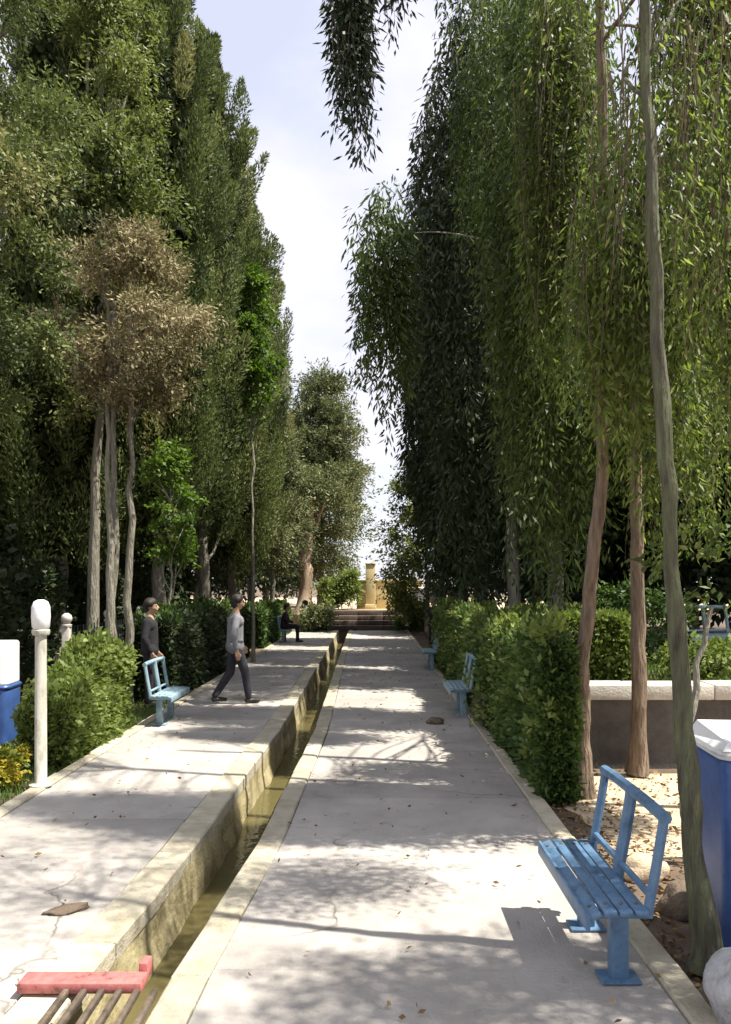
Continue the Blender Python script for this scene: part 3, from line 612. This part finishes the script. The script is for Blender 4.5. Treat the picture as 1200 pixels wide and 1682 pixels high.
shrub('green_shrub', 'green shrub at the far end hiding the right end of the steps', (1.95, 32.6, 0), .6, 1.4, 22, 170, 'hedge_dark', .15, .07)
shrub('green_shrub', 'low olive shrub before the left end of the far steps', (-2.5, 32.4, 0), .8, 1.1, 24, 170, 'olive', .15, .07)
shrub('arching_shrub', 'arching leafy plant beside the second blue bench on the right', (1.72, 10.6, -.04), .3, .5, 12, 110, 'olive', .11, .03)
shrub('lawn_shrub', 'green bush on the raised bed at the right edge of the photo', (4.6, 10.0, .74), .9, .5, 24, 160, 'hedge_lit', .09, .05)
shrub('lawn_shrub', 'dark bush on the raised bed behind the straight trunk', (3.9, 12.4, .74), .9, 1.2, 24, 200, 'hedge_dark', .11, .06)

# grass on the left verge and on the raised bed, leaf litter on the right soil
def grass(name, label, x0, x1, y0, y1, z, n, h=.09):
    P = np.stack([RNG.uniform(x0, x1, n), RNG.uniform(y0, y1, n), np.full(n, z)], 1)
    D = RNG.normal(size=(n, 3))*.35+[0, 0, 1]
    o = link(name, leaf_mesh(name, P, D, RNG.uniform(.5, 1.4, n)*h, RNG.uniform(.008, .016, n), RNG.normal(.5, .2, n)), 'grass'); tag(o, label, 'grass', None, 'stuff')
grass('grass', 'short green grass on the left verge', -7.0, -3.36, 6.3, 13, -.06, 26000)
grass('grass', 'green grass on the raised bed to the right', 2.2, 8, 8.95, 15, .74, 22000, .12)
n = 9000
P = np.stack([RNG.uniform(1.64, 5.5, n), RNG.uniform(2.6, 8.3, n), np.full(n, -.045)+RNG.uniform(0, .02, n)], 1)
P = P[(RNG.uniform(size=n) < np.where(P[:, 0] < 2.2, 1, .35))]
n = len(P)
tag(link('leaf_litter', leaf_mesh('leaf_litter', P, RNG.normal(size=(n, 3))*[1, 1, .18], RNG.uniform(.03, .07, n), RNG.uniform(.015, .035, n), RNG.uniform(0, 1, n)), 'leaf_litter'), 'dry fallen leaves on the soil beside the right path edge', 'leaves', None, 'stuff')
n = 700
P = np.stack([RNG.uniform(LEFT, RIGHT, n), RNG.uniform(2.5, 26, n), np.full(n, .022)], 1)
P = P[(P[:, 0] < -1.75) | (P[:, 0] > -.7)]; n = len(P)
tag(link('fallen_leaves', leaf_mesh('fallen_leaves', P, RNG.normal(size=(n, 3))*[1, 1, .12]+[0, 0, .05], RNG.uniform(.03, .06, n), RNG.uniform(.012, .03, n), RNG.uniform(0, 1, n)), 'leaf_litter'), 'single dry leaves strewn over the paving', 'leaves', None, 'stuff')

# ------------------------------------------------------------------ benches
def make_bench(mat):
    """blue steel bench, 1 m long along local y, seat towards -x, back at +x"""
    r = empty('bench', (0, 0, 0))
    # seat: five slats on two bearers, rolled front edge
    sx = [-.185, -.11, -.035, .04]
    bolt_me = lathe('bolt', [(.011, -.004), (.011, .002), (.006, .005)], 8)
    me = bevel_box('seat_slat', -.033, .033, -.52, .52, -.014, .014, .008)
    for k, x in enumerate(sx):
        o = link('seat_slat', me, mat, r); o.location = (x, 0, .425+(.0 if k else -.012)); o.rotation_euler = (0, math.radians(-4 if k else -22), 0)
        for yy in (-.43, .43): link('bolt', bolt_me, 'iron', o).location = (0, yy, .016)
    fr = bevel_box('seat_apron', -.23, -.21, -.53, .53, .345, .425, .006); link('seat_apron', fr, mat, r)
    for yy in (-.43, .43):
        link('bearer', bevel_box('bearer', -.21, .09, yy-.02, yy+.02, .372, .408, .005), mat, r)
    # legs: one stout post under each end, with foot plate
    for yy in (-.28, .30):
        lg = link('leg', bevel_box('leg', -.045, .045, yy-.035, yy+.035, .01, .373, .008), mat, r)
        link('foot_plate', bevel_box('foot_plate', -.10, .10, yy-.07, yy+.07, 0, .012, .003), mat, lg)
    # back: open frame with rounded far corner and one stout middle bar
    top = .87
    for yy in (-.46, .46):
        v, f = tube([(.085, yy, .39), (.095, yy, .46), (.125, yy, .62), (.155, yy, .80), (.165, yy, top)], .026, 8)
        link('back_post', pyd('back_post', [(v, f)]), mat, r)
    link('top_rail', pyd('top_rail', [tube([(.165, -.486, top), (.165, -.25, top+.008), (.165, 0, top+.01), (.165, .25, top+.008), (.165, .486, top)], .03, 8)]), mat, r)
    v, f = tube([(.085, 0, .39), (.095, 0, .46), (.125, 0, .62), (.155, 0, .80), (.164, 0, top)], .034, 8); link('middle_bar', pyd('middle_bar', [(v, f)]), mat, r)
    link('lower_rail', pyd('lower_rail', [tube([(.10, -.46, .49), (.10, .46, .49)], .018, 8)]), mat, r)
    return r
b1 = make_bench('blue'); b2 = make_bench('pale_blue')
tag(b1, 'nearest blue metal bench with open back frame on the right of the path', 'bench', 'blue benches along the path'); b1.location = (1.25, 4.14, .004)
specs = [(b2, (1.4, 11.9, .004), 0, 'pale blue bench on the right, second from the camera, against the hedge'),
         (None, (1.42, 18.2, .004), 0, 'farther pale blue bench on the right near the end of the hedge'),
         (None, (-3.02, 11.15, .004), math.pi, 'pale blue bench on the left of the path between bright hedge and dark hedge'),
         (None, (-3.05, 26.5, .004), math.pi, 'farthest bench on the left, where a dark figure sits'),
         (None, (5.6, 12.6, .745), math.pi/2+.3, 'pale blue bench on the raised lawn at the right edge')]
for src, loc, rz, lab in specs:
    b = src or copy_tree(b2); b.location = loc; b.rotation_euler = (0, 0, rz); tag(b, lab, 'bench', 'blue benches along the path')

# ------------------------------------------------------------------ lamp, bins, stone, grate, fence
lp = empty('bollard_lamp', (-3.26, 7.5, .02), 0, 'white bollard lamp with rounded head at the left path edge', 'lamp')
link('post', lathe('post', [(.066, 0), (.066, .02), (.058, .03), (.054, 1.5)]), 'offwhite', lp)
link('base_plate', lathe('base_plate', [(.11, 0), (.11, .015), (.075, .03)]), 'offwhite', lp)
link('collar', lathe('collar', [(.075, 1.48), (.085, 1.5), (.085, 1.53), (.07, 1.545)]), 'offwhite', lp)
link('head', lathe('head', [(.065, 1.54), (.083, 1.56), (.09, 1.66), (.086, 1.76), (.066, 1.81), (.03, 1.83)]), 'white', lp)

def rounded_box(name, w, d, z0, z1, r=.06, taper=0., seg=5):
    V = []; F = []; ring = []
    for cx, cyy, a0 in ((1, 1, 0), (-1, 1, 90), (-1, -1, 180), (1, -1, 270)):
        for k in range(seg+1):
            a = math.radians(a0+90*k/seg); ring.append((cx, cyy, math.cos(a)*r, math.sin(a)*r))
    n = len(ring); zs = [z0, z0+.01, z0+.02]+list(np.linspace(z0+.03, z1-.03, 4))+[z1-.015, z1]
    ins = [.01, .003, 0, 0, 0, 0, 0, .004, .014]
    for z, q in zip(zs, ins):
        s = 1-taper*(1-(z-z0)/(z1-z0))
        V += [(cx*(w/2*s-r)+ax-cx*q, c2*(d/2*s-r)+ay-c2*q, z) for cx, c2, ax, ay in ring]
    for i in range(len(zs)-1):
        for k in range(n): F.append((i*n+k, i*n+(k+1) % n, (i+1)*n+(k+1) % n, (i+1)*n+k))
    F.append(tuple(range(n-1, -1, -1))); F.append(tuple(range((len(zs)-1)*n, len(zs)*n)))
    return pyd(name, [(V, F)])
def make_bin(loc, rz, w, d, h, hood, label):
    t = empty('litter_bin', loc, rz, label, 'bin', 'blue litter bins')
    body = link('body', rounded_box('body', w, d, .04, h, .07, .1), 'navy', t)
    link('plinth', rounded_box('plinth', w*.84, d*.84, 0, .04, .05), 'dark_iron', t)
    for s in (-1, 1): link('rib', bevel_box('rib', s*w*.25-.012, s*w*.25+.012, -d/2-.006, -d/2+.03, .2, h-.16, .005), 'navy', body)
    link('rim', rounded_box('rim', w+.03, d+.03, h, h+.05, .08), 'white' if hood < .2 else 'navy', t)
    if hood < .2:   # low sloping lid with dark flap
        V = [(-w/2, -d/2, h+.05), (w/2, -d/2, h+.05), (w/2, d/2, h+.05), (-w/2, d/2, h+.05), (-w/2+.04, -d/2+.04, h+.09), (w/2-.04, -d/2+.04, h+.09), (w/2-.04, d/2-.04, h+.05+hood), (-w/2+.04, d/2-.04, h+.05+hood)]
        F = [(4, 5, 6, 7), (0, 1, 5, 4), (1, 2, 6, 5), (2, 3, 7, 6), (3, 0, 4, 7)]
        link('lid', pyd('lid', [(V, F)], False), 'white', t)
        link('handle', pyd('handle', [tube([(-.12, -d/2-.03, h-.06), (.12, -d/2-.03, h-.06)], .012, 8)]), 'dark_iron', t)
    else:
        link('hood', rounded_box('hood', w*.98, d*.98, h+.05, h+.05+hood, .1), 'white', t)
        link('slot', bevel_box('slot', -w*.3, w*.3, -d*.49-.004, -d*.49+.02, h+.05+hood*.62, h+.05+hood*.84, .004), 'dark_iron', t)
    return t
make_bin((2.2, 4.3, -.06), -.08, .62, .56, 1.12, .08, 'tall blue bin with white lid at the right edge of the photo')
make_bin((-4.86, 9.75, -.06), .1, .56, .52, .74, .54, 'blue bin with large white hood at the left edge of the photo')

# boulder in the lower right corner
bm = bmesh.new(); bmesh.ops.create_icosphere(bm, subdivisions=4, radius=1)
from mathutils import noise as mn
for v in bm.verts:
    p = v.co.copy(); q = 1+.22*mn.noise(p*1.1+Vector((3, 1, 2)))+.10*mn.noise(p*2.7)+.04*mn.noise(p*6)
    v.co = Vector((p.x*.28*q, p.y*.24*q, p.z*.25*q))
me = bpy.data.meshes.new('boulder'); bm.to_mesh(me); bm.free(); me.polygons.foreach_set('use_smooth', np.ones(len(me.polygons), bool))
bo = link('boulder', me, 'boulder'); bo.location = (1.82, 3.45, .09); tag(bo, 'pale grey rounded stone in the lower right corner', 'stone')

# grate with red beam over the channel
gt = empty('channel_grate', (-1.28, 3.72, 0), 0, 'rusty bar grate with red painted beam across the channel in the foreground', 'grate')
link('beam', bevel_box('beam', -.43, .17, -.06, .06, .028, .08, .008), 'red', gt)
link('bracket', bevel_box('bracket', .12, .165, .065, .15, .03, .115, .006), 'red', gt)
link('frame_bar', bevel_box('frame_bar', -.27, .31, -1.0, -.96, .02, .06, .006), 'iron', gt)
me = bevel_box('bar', -.014, .014, -.965, -.05, .022, .055, .005)
for k in range(6): o = link('bar', me, 'iron', gt); o.location.x = -.19+k*.085

# flat dark mark on the left paving and a brown stone on the right one
def chip(name, loc, rx, ry, h, mat, label, cat):
    bm = bmesh.new(); bmesh.ops.create_icosphere(bm, subdivisions=3, radius=1); sd = Vector((loc[0]*3, loc[1]*2, 1))
    for v in bm.verts:
        p = v.co.copy(); q = 1+.35*mn.noise(p*1.3+sd)+.15*mn.noise(p*3+sd); v.co = Vector((p.x*rx*q, p.y*ry*q, p.z*h*q))
    me = bpy.data.meshes.new(name); bm.to_mesh(me); bm.free(); me.polygons.foreach_set('use_smooth', np.ones(len(me.polygons), bool))
    o = link(name, me, mat); o.location = loc; return tag(o, label, cat)
chip('dark_mark', (-1.86, 4.66, .012), .13, .06, .02, 'soil', 'flat dark clod lying on the left paving', 'mark').rotation_euler.z = .5
chip('brown_stone', (.92, 10.95, .03), .12, .10, .06, 'bark_brown', 'small brown stone lying on the right paving before the second bench', 'stone')
chip('brown_stone', (1.95, 4.75, .0), .14, .12, .14, 'soil', 'dark earthy lump behind the nearest bench at the mossy trunk', 'stone')
chip('brown_stone', (1.9, 5.35, .0), .16, .12, .10, 'sand', 'sandy coloured stone behind the nearest bench', 'stone')

# fence on the left behind the hedges
fc = empty('railing_fence', (-5.05, 12.6, -.06), 0, 'dark railing fence with pale capped posts behind the left hedges', 'fence')
pm = bevel_box('post', -.06, .06, -.06, .06, 0, 1.36, .01); cm_ = lathe('post_cap', [(.08, 1.36), (.085, 1.39), (.05, 1.41), (.08, 1.45), (.09, 1.5), (.075, 1.55), (.03, 1.585)])
vb = []
for k in range(9):
    yy = k*2.0; p = link('post', pm, 'pale_stone', fc); p.location.y = yy; c = link('post_cap', cm_, 'pale_stone', p)
    if k < 8:
        for z in (.18, 1.2): link('rail', bevel_box('rail', -.02, .02, yy+.09, yy+1.91, z, z+.05, .005), 'dark_iron', fc)
        for j in range(13): vb.append(tube([(0, yy+.2+j*.133, .05), (0, yy+.2+j*.133, 1.36)], .011, 5))
o = link('upright_bars', pyd('upright_bars', vb), 'dark_iron', fc); tag(o, kind='stuff')

# ------------------------------------------------------------------ people
def evaluated(o):
    dg = bpy.context.evaluated_depsgraph_get(); me = bpy.data.meshes.new_from_object(o.evaluated_get(dg)); o.modifiers.clear(); o.data = me
    me.polygons.foreach_set('use_smooth', np.ones(len(me.polygons), bool)); return o
def capsule(a, b, ra, rb, seg=12, flat=1.0):
    a = np.array(a, float); b = np.array(b, float); L = np.linalg.norm(b-a); d = (b-a)/max(L, 1e-6)
    pts = []; rr = []
    for k in range(5): t = math.cos(math.pi/2*k/4); pts.append(a-d*ra*t); rr.append(max(ra*math.sin(math.pi/2*k/4), .0015))
    for k in range(1, 5): pts.append(a+(b-a)*k/5); rr.append(ra+(rb-ra)*k/5)
    for k in range(5): t = math.sin(math.pi/2*k/4); pts.append(b+d*rb*t); rr.append(max(rb*math.cos(math.pi/2*k/4), .0015))
    return tube(pts, rr, seg)
def fused(name, parts, mat, parent, voxel=.012, deci=.35):
    o = link(name, pyd(name, parts), mat, parent)
    m = o.modifiers.new('r', 'REMESH'); m.mode = 'VOXEL'; m.voxel_size = voxel
    m = o.modifiers.new('s', 'SMOOTH'); m.factor = .5; m.iterations = 3
    m = o.modifiers.new('d', 'DECIMATE'); m.ratio = deci
    bpy.context.view_layer.update(); evaluated(o)
    if not o.data.materials: o.data.materials.append(M[mat])
    return o
def hand_parts(wr, fw, side, up):
    """palm, four fingers and thumb from wrist wr along fw"""
    wr = np.array(wr); fw = np.array(fw, float); fw /= np.linalg.norm(fw); sd = np.array(side, float); sd -= fw*sd.dot(fw); sd /= np.linalg.norm(sd); nm = np.cross(fw, sd)
    P = [capsule(wr+sd*s, wr+fw*.075+sd*s*1.6, .016, .014, 8) for s in (-.02, 0, .02)]
    for k, (s, l) in enumerate(((-.032, .06), (-.011, .075), (.011, .07), (.032, .055))):
        a = wr+fw*.085+sd*s; m = a+fw*l*.55+nm*.008; P += [capsule(a, m, .0095, .009, 8), capsule(m, m+fw*l*.4+nm*.022, .009, .008, 8)]
    a = wr+fw*.025-sd*.03; P += [capsule(a, a+fw*.04-sd*.025, .012, .0105, 8), capsule(a+fw*.04-sd*.025, a+fw*.075-sd*.028+nm*.008, .0105, .009, 8)]
    return P
def person(label, loc, rz, J, mats, hair='hair', long_hair=False, scale=1.0, robe=False):
    """J: joint dict in metres, facing -y locally. mats = (upper, lower)"""
    t = empty('person', loc, rz, label, 'person'); t.scale = (scale,)*3
    h = np.array(J['head']); nk = np.array(J['neck']); ch = np.array(J['chest']); pv = np.array(J['pelvis'])
    body = [capsule(nk-[0, 0, .03], h-[0, -.02, .06], .052, .05), capsule(h+[0, .012, .03], h+[0, .0, .035], .088, .085), capsule(h+[0, -.03, -.03], h+[0, -.035, -.075], .066, .04),
            capsule(h+[0, -.095, .01], h+[0, -.115, -.025], .011, .015, 8), capsule(h+[-.082, .01, .03], h+[-.084, .012, -.02], .014, .011, 8), capsule(h+[.082, .01, .03], h+[.084, .012, -.02], .014, .011, 8),
            capsule(h+[-.022, -.098, -.055], h+[.022, -.098, -.055], .009, .009, 8),
            capsule(ch, pv, .12, .12), capsule(nk-[0, 0, .05], ch, .07, .12)]
    up = [capsule(ch+[-.09, 0, .04], ch+[.09, 0, .04], .115, .115), capsule(ch, pv+[0, 0, -.02], .135, .14), capsule(pv+[-.07, 0, -.03], pv+[.07, 0, -.03], .136, .136), capsule(ch+[-.06, 0, -.05], pv+[-.05, 0, 0], .11, .115), capsule(ch+[.06, 0, -.05], pv+[.05, 0, 0], .11, .115), capsule(nk-[0, 0, .045], ch+[0, 0, .05], .062, .11)]
    lo = [capsule(pv+[-.07, 0, 0], pv+[.07, 0, 0], .125, .125)]
    shoes = []
    for s in ('l', 'r'):
        sh, el, wr = (np.array(J[k+s]) for k in ('sh', 'el', 'wr')); hp, kn, an = (np.array(J[k+s]) for k in ('hp', 'kn', 'an'))
        body += [capsule(sh, el, .05, .042), capsule(el, wr, .042, .028)]; fw = wr-el; sx = -1 if s == 'l' else 1
        body += hand_parts(wr+fw/np.linalg.norm(fw)*.02, fw, (0, 1, 0) if abs(fw[2]) > .1 else (1, 0, 0), 1)
        body += [capsule(hp, kn, .075, .055), capsule(kn, an, .055, .038)]
        up += [capsule(sh, el, .068, .056), capsule(el, el+(wr-el)*.85, .055, .042), capsule(sh-[0, 0, .01], ch+[0, 0, .04], .072, .1), capsule(nk-[0, 0, .05], sh-[0, 0, .01], .05, .066)]
        lo += [capsule(hp, kn, .098, .074), capsule(kn, an+[0, 0, .02], .074, .056)]
        td = np.array(J.get('toe'+s, (0, -1, 0)), float)
        shoes.append((an, td))
    if robe: lo += [capsule(pv, (np.array(J['anl'])+np.array(J['anr']))/2+[0, 0, .14], .17, .2)]
    fused('body', body, 'skin', t); fused('upper_garment', up, mats[0], t, .014); fused('lower_garment', lo, mats[1], t, .014)
    for an, td in shoes:
        fused('shoe', [capsule(an+[0, .03, -.045], an+td*.10+[0, 0, -.052], .042, .04), capsule(an+td*.08+[0, 0, -.055], an+td*.17+[0, 0, -.06], .042, .032)], 'shoe', t, .012, .5)
    hp = [capsule(h+[0, .03, .055], h+[0, .0, .062], .094, .088), capsule(h+[0, .06, .02], h+[0, .055, -.04], .075, .06), capsule(h+[-.055, .02, .05], h+[.055, .02, .05], .07, .07)]
    if long_hair: hp += [capsule(h+[0, .06, .0], nk+[0, .05, -.06], .085, .10), capsule(h+[-.08, .02, .02], nk+[-.08, .0, 0], .035, .05), capsule(h+[.08, .02, .02], nk+[.08, 0, 0], .035, .05)]
    hr = fused('headscarf' if long_hair else 'hair', hp, hair, t, .012, .5)
    for sx in (-.033, .033):
        e = link('eye', lathe('eye', [(.001, -.011), (.009, -.006), (.011, 0), (.009, .006), (.001, .011)], 10), 'dark_iron', t); e.location = tuple(h+[sx, -.085, .012])
    return t
walk = dict(head=(0, -.05, 1.64), neck=(0, -.02, 1.50), chest=(0, -.01, 1.30), pelvis=(0, 0, .96), shl=(-.17, .02, 1.39), shr=(.17, -.02, 1.39), ell=(-.24, .10, 1.14), elr=(.24, -.06, 1.13),
            wrl=(-.25, .05, .88), wrr=(.25, -.20, .92), hpl=(-.09, 0, .93), hpr=(.09, 0, .93), knl=(-.10, -.14, .52), knr=(.09, .05, .50), anl=(-.10, -.20, .09), anr=(.09, .30, .12))
stand = dict(head=(0, -.03, 1.62), neck=(0, 0, 1.48), chest=(0, 0, 1.28), pelvis=(0, 0, .95), shl=(-.16, 0, 1.375), shr=(.16, 0, 1.375), ell=(-.24, .03, 1.12), elr=(.24, .03, 1.12),
             wrl=(-.22, -.08, .88), wrr=(.22, -.08, .88), hpl=(-.09, 0, .92), hpr=(.09, 0, .92), knl=(-.11, -.02, .5), knr=(.11, -.02, .5), anl=(-.12, 0, .09), anr=(.12, 0, .09))
sit = dict(head=(0, -.06, 1.20), neck=(0, -.02, 1.06), chest=(0, 0, .86), pelvis=(0, .04, .56), shl=(-.18, 0, .98), shr=(.18, 0, .98), ell=(-.24, -.08, .74), elr=(.24, -.08, .74),
           wrl=(-.12, -.28, .66), wrr=(.12, -.28, .66), hpl=(-.09, 0, .55), hpr=(.09, 0, .55), knl=(-.12, -.42, .52), knr=(.12, -.42, .52), anl=(-.12, -.44, .09), anr=(.12, -.40, .09))
person('man in light grey shirt and dark trousers walking along the left path', (-2.3, 12.8, .004), math.radians(118), walk, ('shirt', 'trouser'), scale=1.03)
person('person in black clothes standing behind the left pale blue bench', (-3.72, 12.75, -.055), math.radians(95), stand, ('black_cloth', 'black_cloth'), scale=1.04)
person('person in dark maroon clothes sitting on the farthest left bench', (-3.0, 26.5, .004), math.radians(90), sit, ('maroon', 'black_cloth'))
person('grey haired person in black standing at the far end of the right hedge', (1.72, 21.0, -.05), math.radians(-70), stand, ('black_cloth', 'black_cloth'), 'grey_hair')
